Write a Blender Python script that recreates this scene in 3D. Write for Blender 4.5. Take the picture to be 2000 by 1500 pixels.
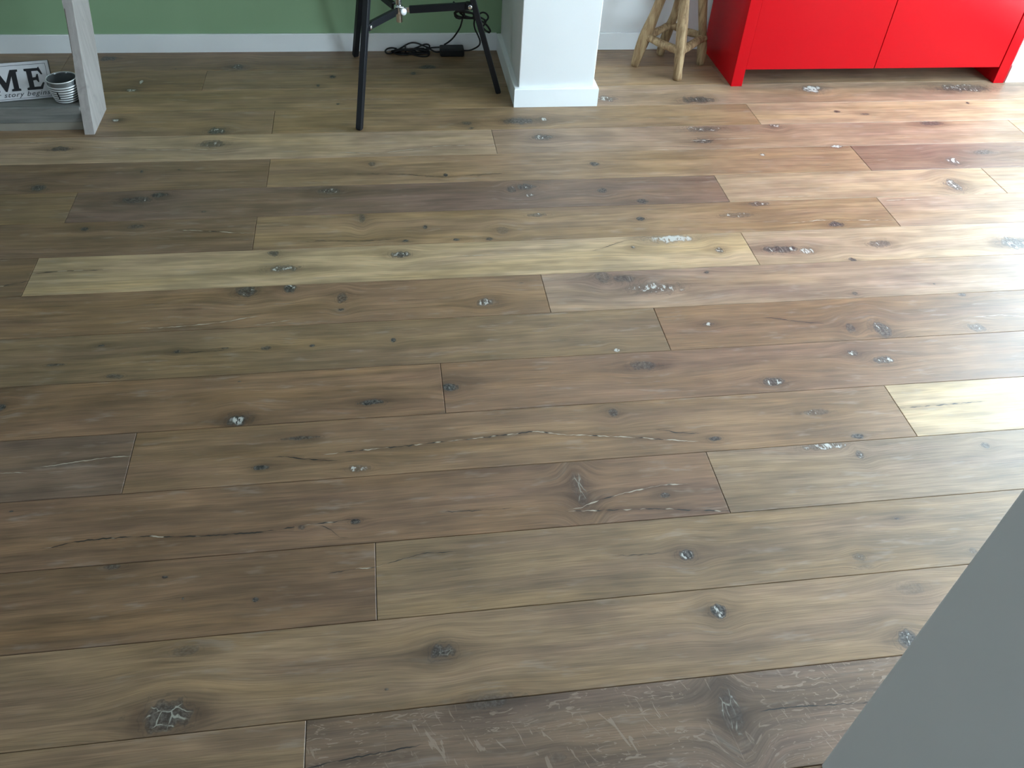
import bpy, bmesh, math, random
import numpy as np
from mathutils import Vector, Matrix

for o in list(bpy.data.objects):
    bpy.data.objects.remove(o)
SC = bpy.context.scene
COL = SC.collection

# ------------------------------------------------------------------ camera, light, exposure
CAM_H = 1.53
cam_d = bpy.data.cameras.new('camera')
cam = bpy.data.objects.new('camera', cam_d)
COL.objects.link(cam)
cam_d.sensor_fit = 'HORIZONTAL'
cam_d.sensor_width = 36.0
cam_d.lens = 36.0 * 1642.213 / 2000.0
cam_d.clip_start = 0.02
RX = Vector((0.989552, -0.135777, 0.048496))
RY = Vector((-0.058766, -0.686988, -0.724289))
RZ = Vector((0.131658, 0.713871, -0.687789))
cm = Matrix(((RX[0], -RY[0], -RZ[0]), (RX[1], -RY[1], -RZ[1]), (RX[2], -RY[2], -RZ[2]))).to_4x4()
cm.translation = (0, 0, CAM_H)
cam.matrix_world = cm
SC.camera = cam

w = bpy.data.worlds.new('overcast_sky')
SC.world = w
w.use_nodes = True
bgn = w.node_tree.nodes['Background']
bgn.inputs['Color'].default_value = (0.68, 0.87, 1.0, 1)
bgn.inputs['Strength'].default_value = 15.2

SC.view_settings.view_transform = 'Standard'
SC.view_settings.look = 'None'
SC.view_settings.gamma = 1.0
SC.view_settings.use_curve_mapping = False
SC.view_settings.exposure = 0.0
SC.cycles.use_denoising = True
SC.cycles.max_bounces = 4
SC.cycles.diffuse_bounces = 3
SC.cycles.glossy_bounces = 2
SC.cycles.transmission_bounces = 2
SC.cycles.use_adaptive_sampling = True
SC.cycles.adaptive_threshold = .25
SC.cycles.adaptive_min_samples = 16
SC.cycles.sample_clamp_indirect = 8.0

# right-wall window openings and an added left fill opening (daylight comes through these); portals only guide sampling
WIN_X = 3.1
WINDOWS = [(0.3, 1.5, 0.06, 1.85), (1.65, 3.27, 0.06, 1.85)]       # y0, y1, z0, z1 in the right wall
WIN_FILL = (-2.4, -1.6, 0.6, 2.30)                                     # y0, y1, z0, z1 in the left wall; unseen, added to brighten the partition
WALL_F, WALL_L = -4.0, -4.6
def portal(name, loc, rot, sx, sy):
    l = bpy.data.lights.new(name, 'AREA'); l.shape = 'RECTANGLE'; l.size = sx; l.size_y = sy
    l.cycles.is_portal = True
    o = bpy.data.objects.new(name, l); COL.objects.link(o)
    o.location = loc; o.rotation_euler = rot
for (a, b, c, d) in WINDOWS:
    portal('window_daylight', (WIN_X + 0.03, (a + b) / 2, (c + d) / 2), (0, math.pi / 2, 0), d - c, b - a)

portal('window_daylight', (WALL_L - .03, (WIN_FILL[0] + WIN_FILL[1]) / 2, (WIN_FILL[2] + WIN_FILL[3]) / 2), (0, -math.pi / 2, 0), WIN_FILL[3] - WIN_FILL[2], WIN_FILL[1] - WIN_FILL[0])  # portal of the added left-wall fill window

# ------------------------------------------------------------------ data measured on the floor, in metres
KNOTS=[(-0.4593,0.7678,0.0479,0.0299,0.55,0.12,1,1.0),(0.0524,0.8397,0.0272,0.0187,0.6,0.08,0.35,0.8),(0.6262,0.8688,0.0184,0.0185,0.75,0.5,0.1,0.8),(0.6023,1.0139,0.0218,0.0165,0.8,0.5,0.0,0.6),(0.9915,0.967,0.0176,0.0115,0.35,0.1,0,0.4),(1.0014,0.764,0.0238,0.021,0.7,0.35,0.1,0.9),(-0.6187,1.1084,0.023,0.0079,0.5,0.3,0,0.4),(-0.3181,0.9975,0.0072,0.0061,0.9,0,0,0.6),(-0.4647,1.0155,0.0031,0.0037,0.9,0,0,0.2),(-0.5083,1.0716,0.0073,0.0039,0.7,0,0,0.2),(-0.1159,1.177,0.0136,0.0085,0.7,0.1,0,0.5),(-0.4025,1.5183,0.0299,0.0233,0.8,0.95,0,1.0),(-0.076,1.551,0.0363,0.0112,0.8,0.2,0,0.6),(0.1275,1.5885,0.0187,0.0155,0.8,0.1,0.2,0.7),(0.6643,1.6297,0.0455,0.019,0.45,0.05,0,0.8),(0.6038,1.6986,0.0101,0.0109,0.2,1,0,0.1),(1.0013,1.5355,0.0356,0.0189,0.6,0.45,0,0.7),(1.2745,1.6309,0.021,0.0163,0.5,0.5,0,0.5),(1.3512,1.5962,0.0329,0.0162,0.55,0.35,0,0.6),(0.7765,1.346,0.0171,0.009,0.7,0.1,0,0.5),(1.1477,1.3208,0.0175,0.0094,0.7,0.2,0,0.5),(1.0464,1.2949,0.0595,0.0145,0.4,0.7,0,0.5),(1.1266,1.2598,0.0119,0.0145,0.5,0.2,0,0.6),(1.4685,1.2593,0.0149,0.0117,0.5,0.2,0,0.5),(0.5993,1.1819,0.0146,0.0078,0.6,0.2,0,0.5),(-0.3349,1.3562,0.0189,0.008,0.8,0.0,0,0.5),(-0.2443,1.4431,0.0443,0.0068,0.6,0,0,0.4),(-0.3621,2.2311,0.0186,0.0166,0.6,0.1,0,0.5),(-0.3342,2.1487,0.0517,0.0185,0.5,0.5,0,0.6),(0.0214,2.2001,0.0317,0.0193,0.7,0.5,0,0.7),(1.0506,2.1545,0.0153,0.0179,0.6,0.6,0.2,0.5),(0.7718,2.1902,0.0101,0.0117,0.6,0.4,0,0.3),(-0.3062,2.047,0.0178,0.02,0.7,0.5,0,0.7),(-0.4298,2.0412,0.0351,0.0272,0.6,0.2,0,0.8),(-0.1531,1.9916,0.0162,0.0243,0.5,0.1,0,0.6),(-0.157,1.9368,0.0102,0.0071,0.7,0,0,0.3),(0.2652,1.9411,0.0301,0.0219,0.5,0.6,0,0.4),(0.7876,1.9731,0.0874,0.0314,0.3,0.5,0,0.5),(0.692,2.0242,0.0448,0.0213,0.45,0.1,0,0.6),(0.9086,2.2314,0.0859,0.0244,0.35,0.97,0,0.3),(-0.0118,1.7917,0.007,0.0087,0.9,0,0,0.3),(-0.3535,1.7848,0.0164,0.0085,0.6,0,0,0.4),(-0.2312,1.7855,0.0083,0.0064,0.8,0,0,0.3),(0.8358,2.3559,0.0176,0.0129,0.8,0.2,0,0.4),(0.4877,2.3989,0.0382,0.0127,0.5,0.3,0,0.4),(0.8724,2.4645,0.0236,0.017,0.7,0.1,0,0.5),(0.7433,2.5431,0.0183,0.0175,0.6,0.1,0,0.4),(0.4748,2.5819,0.0362,0.0243,0.6,0.3,0,0.7),(0.4863,2.5265,0.0161,0.0135,0.3,0.6,0,0.3),(0.7549,2.7304,0.0192,0.0153,0.7,0.2,0,0.4),(0.5981,2.9426,0.0397,0.0249,0.6,0.5,0,0.5),(0.6265,3.0906,0.0123,0.0177,0.3,1,0,0.2),(0.5223,3.0813,0.0652,0.0306,0.6,0.1,0,0.7),(0.9217,3.2641,0.0478,0.0292,0.5,0.6,0,0.5),(1.3038,3.2423,0.0711,0.035,0.6,0.15,0,0.7),(1.2567,2.9832,0.084,0.0269,0.5,0.4,0,0.6),(1.2268,2.8869,0.0452,0.0214,0.6,0.4,0,0.6),(1.4246,2.7683,0.0122,0.0125,0.5,0.6,0,0.2),(1.8591,3.33,0.0516,0.0383,0.6,0.95,0,0.7),(2.5668,3.32,0.1472,0.0415,0.55,0.4,0,0.7),(1.5582,3.0019,0.0258,0.028,0.5,0.5,0,0.6),(1.7428,2.8188,0.0273,0.0133,0.6,0.9,0,0.3),(2.244,2.9932,0.0496,0.0253,0.6,0.2,0,0.6),(1.8784,3.1133,0.0158,0.0101,0.7,0,0,0.3),(1.9919,3.0857,0.0226,0.0101,0.6,0.1,0,0.3),(2.5085,3.1738,0.0095,0.0112,0.8,0,0,0.2),(2.3315,2.7468,0.0474,0.0186,0.5,0.2,0,0.5),(2.1637,2.6817,0.0294,0.031,0.5,0.6,0,0.6),(2.0772,2.5068,0.0341,0.0447,0.6,0.55,0.2,0.7),(1.5037,2.2804,0.031,0.0169,0.8,0.2,0,0.4),(1.2795,2.4245,0.0371,0.0175,0.5,0.4,0,0.5),(1.1812,2.3576,0.0616,0.0168,0.4,0.3,0,0.5),(1.2581,2.1466,0.0622,0.0214,0.7,0.5,0,0.8),(1.341,2.1324,0.0312,0.0184,0.4,0.8,0,0.5),(1.6131,2.1561,0.0427,0.0226,0.5,0.2,0,0.7),(2.0853,2.1316,0.0587,0.0345,0.6,0.4,0.1,0.8),(1.4757,2.0743,0.0155,0.0122,0.7,0,0,0.4),(1.4049,1.8998,0.0115,0.011,0.5,0,0,0.3),(1.7487,1.8694,0.0167,0.0115,0.5,0,0,0.3),(1.3165,1.7412,0.0171,0.0249,0.45,0.1,0,0.5),(1.4096,1.7268,0.0281,0.0402,0.55,0.25,0.1,0.7),(1.7087,1.7105,0.0319,0.0184,0.4,0.2,0,0.5),(0.9007,1.79,0.0213,0.012,0.4,0.6,0,0.4),(0.9712,2.0394,0.0115,0.0083,0.7,0,0,0.3),(-0.6195,3.042,0.0372,0.0286,0.7,0.35,0.1,0.7),(-1.0009,3.1432,0.0203,0.0171,0.5,0.95,0,0.7),(-0.9922,3.4028,0.0254,0.019,0.5,0.9,0,0.6),(-0.9661,3.4779,0.01,0.0196,0.4,0.95,0,0.4),(-0.599,3.6139,0.0336,0.0312,0.5,0.45,0,0.6),(-1.1386,3.7138,0.0371,0.0269,0.6,0,0,0.6),(-0.6212,2.9431,0.0454,0.0274,0.5,0.25,0,0.6),(-1.147,2.9284,0.0382,0.0194,0.6,0,0,0.6),(-1.1542,2.6628,0.0277,0.0205,0.7,0.1,0,0.5),(-0.8409,2.7548,0.0068,0.0107,0.8,0,0,0.2),(-0.8332,2.5676,0.0554,0.0228,0.55,0.2,0,0.8),(-0.7567,2.5954,0.0297,0.0165,0.75,0,0,0.6),(-0.9533,2.4046,0.0139,0.012,0.7,0,0,0.3),(-0.796,2.4094,0.0251,0.0151,0.5,0,0,0.5),(-0.9771,1.6139,0.0109,0.0133,0.8,0.2,0,0.6),(-0.7883,1.8304,0.012,0.0065,0.8,0,0,0.3),(-0.5846,1.7889,0.0107,0.0085,0.7,0,0,0.3),(-0.8908,1.7612,0.0232,0.0063,0.6,0,0,0.4),(-0.7276,1.7042,0.0257,0.0101,0.5,0,0,0.6),(0.1983,3.5965,0.0442,0.0212,0.7,0,0,0.5),(0.1354,3.535,0.0152,0.0155,0.8,0,0,0.3),(-0.2039,3.5076,0.0169,0.0151,0.8,0,0,0.3),(-0.2627,3.4249,0.0083,0.0146,0.8,0,0,0.3),(-0.1798,3.2532,0.01,0.0091,0.7,0,0,0.3),(0.314,3.0677,0.024,0.0172,0.5,0,0,0.5),(0.3302,3.0287,0.0139,0.0127,0.6,0,0,0.3),(-0.092,2.4178,0.0133,0.0339,0.5,0.1,0,0.5),(0.1104,2.3506,0.0083,0.012,0.7,0,0,0.3),(0.0438,2.275,0.0114,0.0086,0.8,0.1,0,0.3),(0.2087,2.2702,0.0148,0.0087,0.8,0.1,0,0.4),(0.3109,2.2666,0.0132,0.0088,0.6,0.2,0,0.3),(-0.1978,2.5944,0.0414,0.0201,0.45,0.5,0,0.6),(0.539,1.4595,0.0147,0.0149,0.55,0.05,0,0.6),(1.0756,1.4137,0.0386,0.0118,0.35,0.15,0,0.5),(0.4272,2.5672,0.018,0.0206,0.5,0.3,0,0.5),(-0.0564,2.7698,0.0182,0.0184,0.5,0.2,0,0.4),(0.2031,2.6771,0.0091,0.0107,0.8,0,0,0.3),(0.5846,0.6616,0.0218,0.0617,0.22,0.05,0.6,0.85),(0.4028,1.2196,0.0182,0.0651,0.22,0,0.6,0.8),(0.1357,0.7278,0.0581,0.0161,0.3,0,0,0.7),(-0.1094,1.3316,0.0264,0.0128,0.35,0.5,0,0.4),(1.0683,0.8768,0.0456,0.0192,0.15,0,0,0.4),(0.2427,0.6093,0.0186,0.0092,0.2,0.1,0,0.3),(-0.4359,0.8967,0.0293,0.0112,0.3,0.05,0,0.5),(-0.233,1.1718,0.0101,0.007,0.5,0.2,0,0.3),(0.3586,2.3141,0.0235,0.0211,0.25,0,0,0.5),(0.6423,2.041,0.032,0.0267,0.4,0.1,0,0.4),(0.9911,0.94,0.0232,0.007,0.2,0.1,0,0.3),(1.2596,0.9575,0.0096,0.0091,0.3,0.4,0,0.2)]
CRACKS=[(1,0.9,[(-1.3654,2.9909),(-1.2601,2.9825),(-1.1961,2.9683)]),(1,0.8,[(-1.0597,2.9395),(-0.952,2.9234),(-0.8087,2.9056),(-0.6128,2.9005)]),(1,1,[(-0.1659,2.8612),(-0.0367,2.8438),(0.0857,2.869),(0.2203,2.8943),(0.413,2.8898)]),(1,0.6,[(-1.2371,2.5316),(-1.1824,2.5284)]),(0.5,0.9,[(-0.6641,2.3808),(-0.5527,2.3651),(-0.4886,2.3523),(-0.4331,2.3488)]),(0.5,0.9,[(-1.0527,2.1729),(-0.9838,2.1808),(-0.9197,2.1814),(-0.8546,2.1795)]),(0.5,1,[(-1.1209,2.1157),(-1.0571,2.1356)]),(0.85,0.8,[(-0.6905,1.8958),(-0.6091,1.8938),(-0.5417,1.8997),(-0.4805,1.9062),(-0.3958,1.9247)]),(0.9,0.6,[(-0.3885,1.8856),(-0.2986,1.9012)]),(0.15,0.6,[(-0.1466,2.702),(0.041,2.6925),(0.202,2.6629),(0.3497,2.6768),(0.4431,2.6829)]),(0.1,0.8,[(-0.6003,1.7881),(-0.5534,1.7822),(-0.5141,1.7852),(-0.4609,1.7851)]),(0.9,0.6,[(-0.9194,1.3945),(-0.8633,1.3907)]),(0.6,0.9,[(-0.8227,1.4055),(-0.7572,1.4135),(-0.7239,1.4168),(-0.6849,1.4211),(-0.6391,1.4217)]),(0.5,0.9,[(-0.1818,1.3838),(-0.1091,1.3886),(-0.0478,1.3912),(0.039,1.395),(0.0892,1.3988),(0.1652,1.4021),(0.2682,1.4083),(0.3272,1.4135),(0.3956,1.3949),(0.4595,1.3873),(0.5864,1.367),(0.7126,1.3431)]),(0.1,0.9,[(-0.2897,1.3873),(-0.2294,1.3719),(-0.1634,1.3608)]),(0.1,0.8,[(0.6457,1.3898),(0.6821,1.3758),(0.734,1.3693)]),(0.35,0.8,[(-0.7602,1.1709),(-0.7058,1.1813),(-0.6543,1.1841),(-0.5698,1.1823),(-0.5154,1.1741),(-0.4183,1.1684),(-0.3316,1.1679),(-0.2332,1.1761),(-0.1553,1.181),(-0.1328,1.183)]),(0.9,0.7,[(-0.0878,1.1615),(-0.0599,1.153)]),(0.6,1,[(0.389,1.1618),(0.4287,1.1788),(0.4806,1.192),(0.5454,1.2042),(0.5974,1.2117),(0.654,1.2109)]),(0.45,1,[(0.3843,1.1563),(0.4711,1.1507),(0.5673,1.1456),(0.6732,1.1292),(0.7328,1.1218)]),(0.5,0.7,[(-0.1643,1.0458),(-0.1216,1.0504),(-0.0732,1.0518)]),(0.0,0.4,[(-0.071,1.0529),(0.0318,1.0765),(0.1094,1.0726)]),(0.25,1,[(1.3139,1.4078),(1.3701,1.4086),(1.4447,1.4098),(1.5508,1.4122)]),(1,1,[(1.3433,2.2966),(1.4598,2.3087),(1.6064,2.2998),(1.732,2.2922)]),(1,1,[(1.7396,2.4188),(1.8197,2.4212),(1.8929,2.4205)]),(0.1,0.7,[(1.0874,1.8064),(1.1732,1.7807),(1.2469,1.7655)]),(0,0.5,[(0.6476,0.6514),(0.7199,0.6513),(0.8633,0.6432)]),(0,0.5,[(-0.2023,0.6432),(-0.122,0.6519),(-0.0031,0.6611)]),(1,0.7,[(1.1654,2.8895),(1.2821,2.897),(1.4525,2.9024)]),(0.1,0.6,[(-0.2637,2.2919),(-0.2003,2.2907),(-0.1044,2.2816),(-0.0077,2.2841)]),(1,0.7,[(1.7382,1.7614),(1.8235,1.7623),(1.8842,1.7502)]),(1,0.4,[(-0.2608,3.2878),(-0.099,3.2965),(0.0445,3.2966)]),(1,0.4,[(-0.8546,3.3205),(-0.795,3.3095),(-0.7359,3.3031)]),(0.1,0.7,[(0.6013,0.6957),(0.5964,0.6603),(0.5957,0.6403)]),(0.1,0.9,[(-0.183,1.171),(-0.1604,1.1506),(-0.147,1.1327)]),(1,0.6,[(1.3327,2.4658),(1.4282,2.4639),(1.5258,2.4654)]),(0.1,0.5,[(0.639,2.1788),(0.7522,2.2295),(0.8261,2.2486)]),(0,0.35,[(0.4429,1.0276),(0.4884,1.0242),(0.5465,1.0237)]),(1,0.5,[(0.2118,2.179),(0.309,2.1809)]),(0,0.4,[(0.0731,1.1842),(0.1545,1.1805),(0.2369,1.1797)])]
COIL=[[(0.0727,3.75,0.019),(0.0504,3.75,0.0225),(0.0323,3.75,0.0192),(0.0216,3.75,0.0091),(0.0267,3.74,0.004),(0.0423,3.7369,0.004),(0.0608,3.75,0.0054),(0.0746,3.75,0.0099)],[(0.2104,3.74,0.0058),(0.2078,3.733,0.004),(0.1759,3.7307,0.004),(0.1501,3.7272,0.004),(0.1187,3.7315,0.004),(0.0918,3.739,0.004),(0.0715,3.7452,0.0054),(0.0617,3.74,0.012),(0.0682,3.7348,0.0182),(0.0872,3.7306,0.0228),(0.1187,3.7283,0.0242),(0.1532,3.7283,0.0234),(0.1793,3.7306,0.0183),(0.2112,3.7348,0.0128),(0.2026,3.74,0.0061),(0.2069,3.7333,0.004),(0.1809,3.728,0.004),(0.1512,3.7255,0.004),(0.1187,3.7315,0.004),(0.0905,3.7386,0.004),(0.0605,3.7452,0.0052),(0.0493,3.74,0.0126),(0.0697,3.7348,0.018),(0.0854,3.7306,0.0232),(0.1168,3.7283,0.0254),(0.1541,3.7283,0.0239),(0.1778,3.7306,0.0181),(0.196,3.7348,0.0124),(0.2054,3.74,0.006),(0.2106,3.7323,0.004),(0.1771,3.7301,0.004),(0.1506,3.7264,0.004),(0.1148,3.7267,0.004),(0.0862,3.7373,0.004),(0.0624,3.7452,0.0052),(0.0622,3.74,0.012),(0.0631,3.7348,0.0188),(0.0836,3.7306,0.0236),(0.1204,3.7283,0.023),(0.1535,3.7283,0.0236),(0.1892,3.7306,0.0195),(0.2089,3.7348,0.0127),(0.2077,3.74,0.0059)],[(0.2107,3.746,0.0131),(0.1939,3.7503,0.0073),(0.1872,3.7476,0.004),(0.1574,3.7409,0.004),(0.1269,3.7376,0.004),(0.1013,3.7395,0.004),(0.0865,3.7456,0.004),(0.0688,3.746,0.0065),(0.084,3.7417,0.0126),(0.1022,3.7382,0.0177),(0.1253,3.7363,0.0224),(0.1574,3.7363,0.0235),(0.1791,3.7382,0.0209),(0.2056,3.7417,0.0186),(0.2037,3.746,0.0127),(0.2132,3.7503,0.007),(0.1925,3.7461,0.004),(0.1578,3.7404,0.004),(0.1242,3.7336,0.004),(0.1058,3.7418,0.004),(0.0789,3.7436,0.004),(0.0843,3.746,0.0072),(0.0807,3.7417,0.0127),(0.1052,3.7382,0.0173),(0.1284,3.7363,0.0208),(0.1578,3.7363,0.0238),(0.1807,3.7382,0.0212),(0.1953,3.7417,0.0175),(0.2047,3.746,0.0128),(0.2021,3.7503,0.0072),(0.1858,3.7481,0.004),(0.156,3.7428,0.004),(0.1255,3.7355,0.004),(0.0986,3.7382,0.004),(0.0789,3.7436,0.004),(0.0753,3.746,0.0068),(0.0715,3.7417,0.0128),(0.0968,3.7382,0.0183),(0.1282,3.7363,0.0209),(0.1585,3.7363,0.0242),(0.1935,3.7382,0.0239)],[(0.1436,3.736,0.0082),(0.1497,3.7346,0.004),(0.1287,3.7304,0.004),(0.1157,3.7202,0.004),(0.0953,3.7245,0.004),(0.0771,3.7284,0.004),(0.0627,3.7365,0.004),(0.0624,3.736,0.0088),(0.0702,3.7317,0.0143),(0.0823,3.7282,0.0184),(0.0976,3.7263,0.0203),(0.116,3.7263,0.0226),(0.1316,3.7282,0.0188),(0.1388,3.7317,0.0136),(0.1549,3.736,0.0082),(0.1406,3.7372,0.004),(0.1308,3.7289,0.004),(0.1136,3.7259,0.004),(0.0948,3.7232,0.004),(0.0775,3.7286,0.004),(0.0652,3.7371,0.004),(0.0667,3.736,0.0088),(0.0704,3.7317,0.0143),(0.0816,3.7282,0.0186),(0.0967,3.7263,0.0212),(0.1137,3.7263,0.0204),(0.1286,3.7282,0.018),(0.1513,3.7317,0.0149),(0.1563,3.736,0.0082),(0.1393,3.7375,0.004),(0.1268,3.7318,0.004),(0.1133,3.7267,0.004),(0.0945,3.7225,0.004),(0.0753,3.7272,0.004),(0.0742,3.7393,0.004),(0.0614,3.736,0.0088),(0.0747,3.7317,0.0138)],[(0.0793,3.752,0.0136),(0.0978,3.752,0.0248),(0.1209,3.752,0.0383),(0.1414,3.752,0.0438),(0.1638,3.752,0.0414),(0.184,3.752,0.0334),(0.2042,3.752,0.0242),(0.2177,3.752,0.0207),(0.2382,3.752,0.0222),(0.2611,3.752,0.0232)],[(0.1425,3.748,0.0171),(0.1654,3.748,0.026),(0.186,3.748,0.035),(0.202,3.748,0.0388),(0.2155,3.748,0.0348),(0.2164,3.748,0.0234),(0.2059,3.748,0.0121),(0.1853,3.748,0.0054)],[(0.1166,3.732,0.0078),(0.1409,3.7241,0.004),(0.167,3.7069,0.004),(0.1937,3.7009,0.004),(0.2102,3.7117,0.004),(0.2139,3.732,0.0094),(0.2096,3.732,0.0208)],[(0.2012,3.742,0.0214),(0.2193,3.742,0.019),(0.2328,3.742,0.0109),(0.2464,3.742,0.0062),(0.2647,3.742,0.0061)]]
LEADS=[[(0.3309,3.42,0.2748),(0.3338,3.46,0.248),(0.3343,3.54,0.1935),(0.3271,3.6,0.1474),(0.3135,3.67,0.0942),(0.2981,3.7,0.0669),(0.2815,3.72,0.0479)],[(0.3802,3.42,0.2668),(0.3818,3.45,0.2375),(0.3919,3.5,0.198),(0.4133,3.57,0.1436),(0.4274,3.62,0.1023),(0.4303,3.67,0.0647),(0.4159,3.7,0.0392),(0.3903,3.715,0.0231),(0.3588,3.72,0.0206)],[(0.291,3.36,0.3548),(0.3027,3.38,0.3324),(0.3135,3.41,0.3081),(0.3307,3.42,0.2986)]]
BUNDLE=[[(0.382,3.42,0.2801),(0.379,3.4252,0.2728),(0.365,3.4294,0.2694),(0.3496,3.4317,0.2677),(0.3306,3.4317,0.2693),(0.3132,3.4294,0.2753),(0.3071,3.4252,0.2834),(0.303,3.42,0.291),(0.3081,3.4148,0.2972),(0.3166,3.4106,0.3024),(0.3333,3.4083,0.3023),(0.3504,3.4083,0.3011),(0.3674,3.4106,0.2959),(0.3761,3.4148,0.2882),(0.3831,3.42,0.28),(0.3781,3.4252,0.2731),(0.3637,3.4294,0.2701),(0.3497,3.4317,0.2676),(0.332,3.4317,0.2708),(0.3158,3.4294,0.2759),(0.3059,3.4252,0.2834),(0.2991,3.42,0.2915),(0.3054,3.4148,0.298),(0.318,3.4106,0.3016),(0.3325,3.4083,0.3037),(0.3511,3.4083,0.3018),(0.3656,3.4106,0.2954),(0.3757,3.4148,0.2882),(0.3807,3.42,0.2803),(0.3806,3.4252,0.2723),(0.3683,3.4294,0.2675),(0.3498,3.4317,0.2673),(0.3306,3.4317,0.2693),(0.3135,3.4294,0.2754),(0.3052,3.4252,0.2833),(0.3039,3.42,0.2908),(0.3039,3.4148,0.2985),(0.3161,3.4106,0.3027),(0.3328,3.4083,0.3032),(0.3499,3.4083,0.3005),(0.3661,3.4106,0.2955),(0.3775,3.4148,0.2882),(0.3797,3.42,0.2804),(0.376,3.4252,0.2737),(0.3658,3.4294,0.2689),(0.3501,3.4317,0.2667),(0.3313,3.4317,0.27)],[(0.3393,3.42,0.2867),(0.3368,3.4243,0.2782),(0.3328,3.4278,0.2705),(0.3249,3.4297,0.2671),(0.3164,3.4297,0.2672),(0.3094,3.4278,0.2721),(0.3022,3.4243,0.2778),(0.3027,3.42,0.2868),(0.3033,3.4157,0.2949),(0.3076,3.4122,0.3018),(0.3144,3.4103,0.3063),(0.3225,3.4103,0.3049),(0.3308,3.4122,0.3026),(0.3369,3.4157,0.2957),(0.337,3.42,0.2868),(0.3369,3.4243,0.2782),(0.331,3.4278,0.2724),(0.3246,3.4297,0.268),(0.3168,3.4297,0.2688),(0.3081,3.4278,0.2706),(0.3037,3.4243,0.2784),(0.3,3.42,0.2868),(0.3019,3.4157,0.2955),(0.3068,3.4122,0.3027),(0.3148,3.4103,0.3049),(0.3224,3.4103,0.3046),(0.3304,3.4122,0.3021),(0.3348,3.4157,0.2948),(0.3386,3.42,0.2867),(0.3364,3.4243,0.2784),(0.332,3.4278,0.2714)],[(0.3945,3.425,0.2731),(0.3959,3.4293,0.2672),(0.3849,3.4328,0.2655),(0.3688,3.4347,0.268),(0.3537,3.4347,0.2716),(0.3397,3.4328,0.2771),(0.3283,3.4293,0.2837),(0.3271,3.425,0.2894),(0.3326,3.4207,0.293),(0.3404,3.4172,0.2957),(0.3553,3.4153,0.2939),(0.3726,3.4153,0.2916),(0.3899,3.4172,0.285),(0.3918,3.4207,0.2786),(0.4023,3.425,0.2712),(0.3966,3.4293,0.267),(0.3876,3.4328,0.264),(0.3698,3.4347,0.2663),(0.3524,3.4347,0.2708),(0.336,3.4328,0.277),(0.3287,3.4293,0.2837),(0.3221,3.425,0.2906),(0.3253,3.4207,0.2957),(0.3396,3.4172,0.2961),(0.3538,3.4153,0.2963),(0.3724,3.4153,0.2915),(0.3901,3.4172,0.285),(0.3932,3.4207,0.2785),(0.4003,3.425,0.2717),(0.4004,3.4293,0.2656),(0.386,3.4328,0.2649),(0.3702,3.4347,0.2657),(0.351,3.4347,0.27),(0.3399,3.4328,0.2771)],[(0.3769,3.43,0.2811),(0.3913,3.43,0.2811),(0.4035,3.43,0.287),(0.4157,3.43,0.2904),(0.4282,3.43,0.285),(0.4358,3.43,0.273),(0.431,3.43,0.261),(0.4186,3.43,0.257)],[(0.377,3.43,0.2771),(0.3997,3.43,0.2731),(0.4164,3.43,0.265),(0.4269,3.43,0.257),(0.4231,3.43,0.2469),(0.4171,3.43,0.2368)],[(0.4452,3.43,0.2124),(0.4391,3.4343,0.212),(0.4323,3.4378,0.2128),(0.4227,3.4397,0.2211),(0.4142,3.4397,0.2297),(0.4061,3.4378,0.24),(0.4026,3.4343,0.2492),(0.4033,3.43,0.2552),(0.4078,3.4257,0.2572),(0.4148,3.4222,0.2558),(0.4241,3.4203,0.2489),(0.4336,3.4203,0.2399),(0.4404,3.4222,0.2295),(0.4445,3.4257,0.22),(0.4444,3.43,0.2132),(0.4407,3.4343,0.2097),(0.4323,3.4378,0.2128),(0.4226,3.4397,0.2204),(0.4128,3.4397,0.2295),(0.4055,3.4378,0.2403),(0.4042,3.4343,0.248),(0.4024,3.43,0.2562),(0.4067,3.4257,0.2588),(0.4147,3.4222,0.2561),(0.4242,3.4203,0.2494),(0.4333,3.4203,0.2398),(0.4393,3.4222,0.23),(0.4458,3.4257,0.219),(0.4436,3.43,0.2141),(0.4388,3.4343,0.2124),(0.4322,3.4378,0.2131),(0.4224,3.4397,0.2194),(0.4139,3.4397,0.2297),(0.4059,3.4378,0.2401),(0.4023,3.4343,0.2494),(0.4024,3.43,0.2562),(0.4064,3.4257,0.2592),(0.4151,3.4222,0.255),(0.4241,3.4203,0.2486),(0.433,3.4203,0.2398),(0.4411,3.4222,0.2292),(0.445,3.4257,0.2196),(0.4436,3.43,0.214),(0.4407,3.4343,0.2097),(0.4318,3.4378,0.2139)]]

SEAM = {-1: .541, 0: .7309, 1: .9237, 2: 1.1153, 3: 1.306, 4: 1.4965, 5: 1.686, 6: 1.8775, 7: 2.0664, 8: 2.2535,
        9: 2.443, 10: 2.627, 11: 2.822, 12: 3.013, 13: 3.2, 14: 3.39, 15: 3.58, 16: 3.772}
for n in range(-2, -26, -1):
    SEAM[n] = SEAM[n + 1] - .1905

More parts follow.
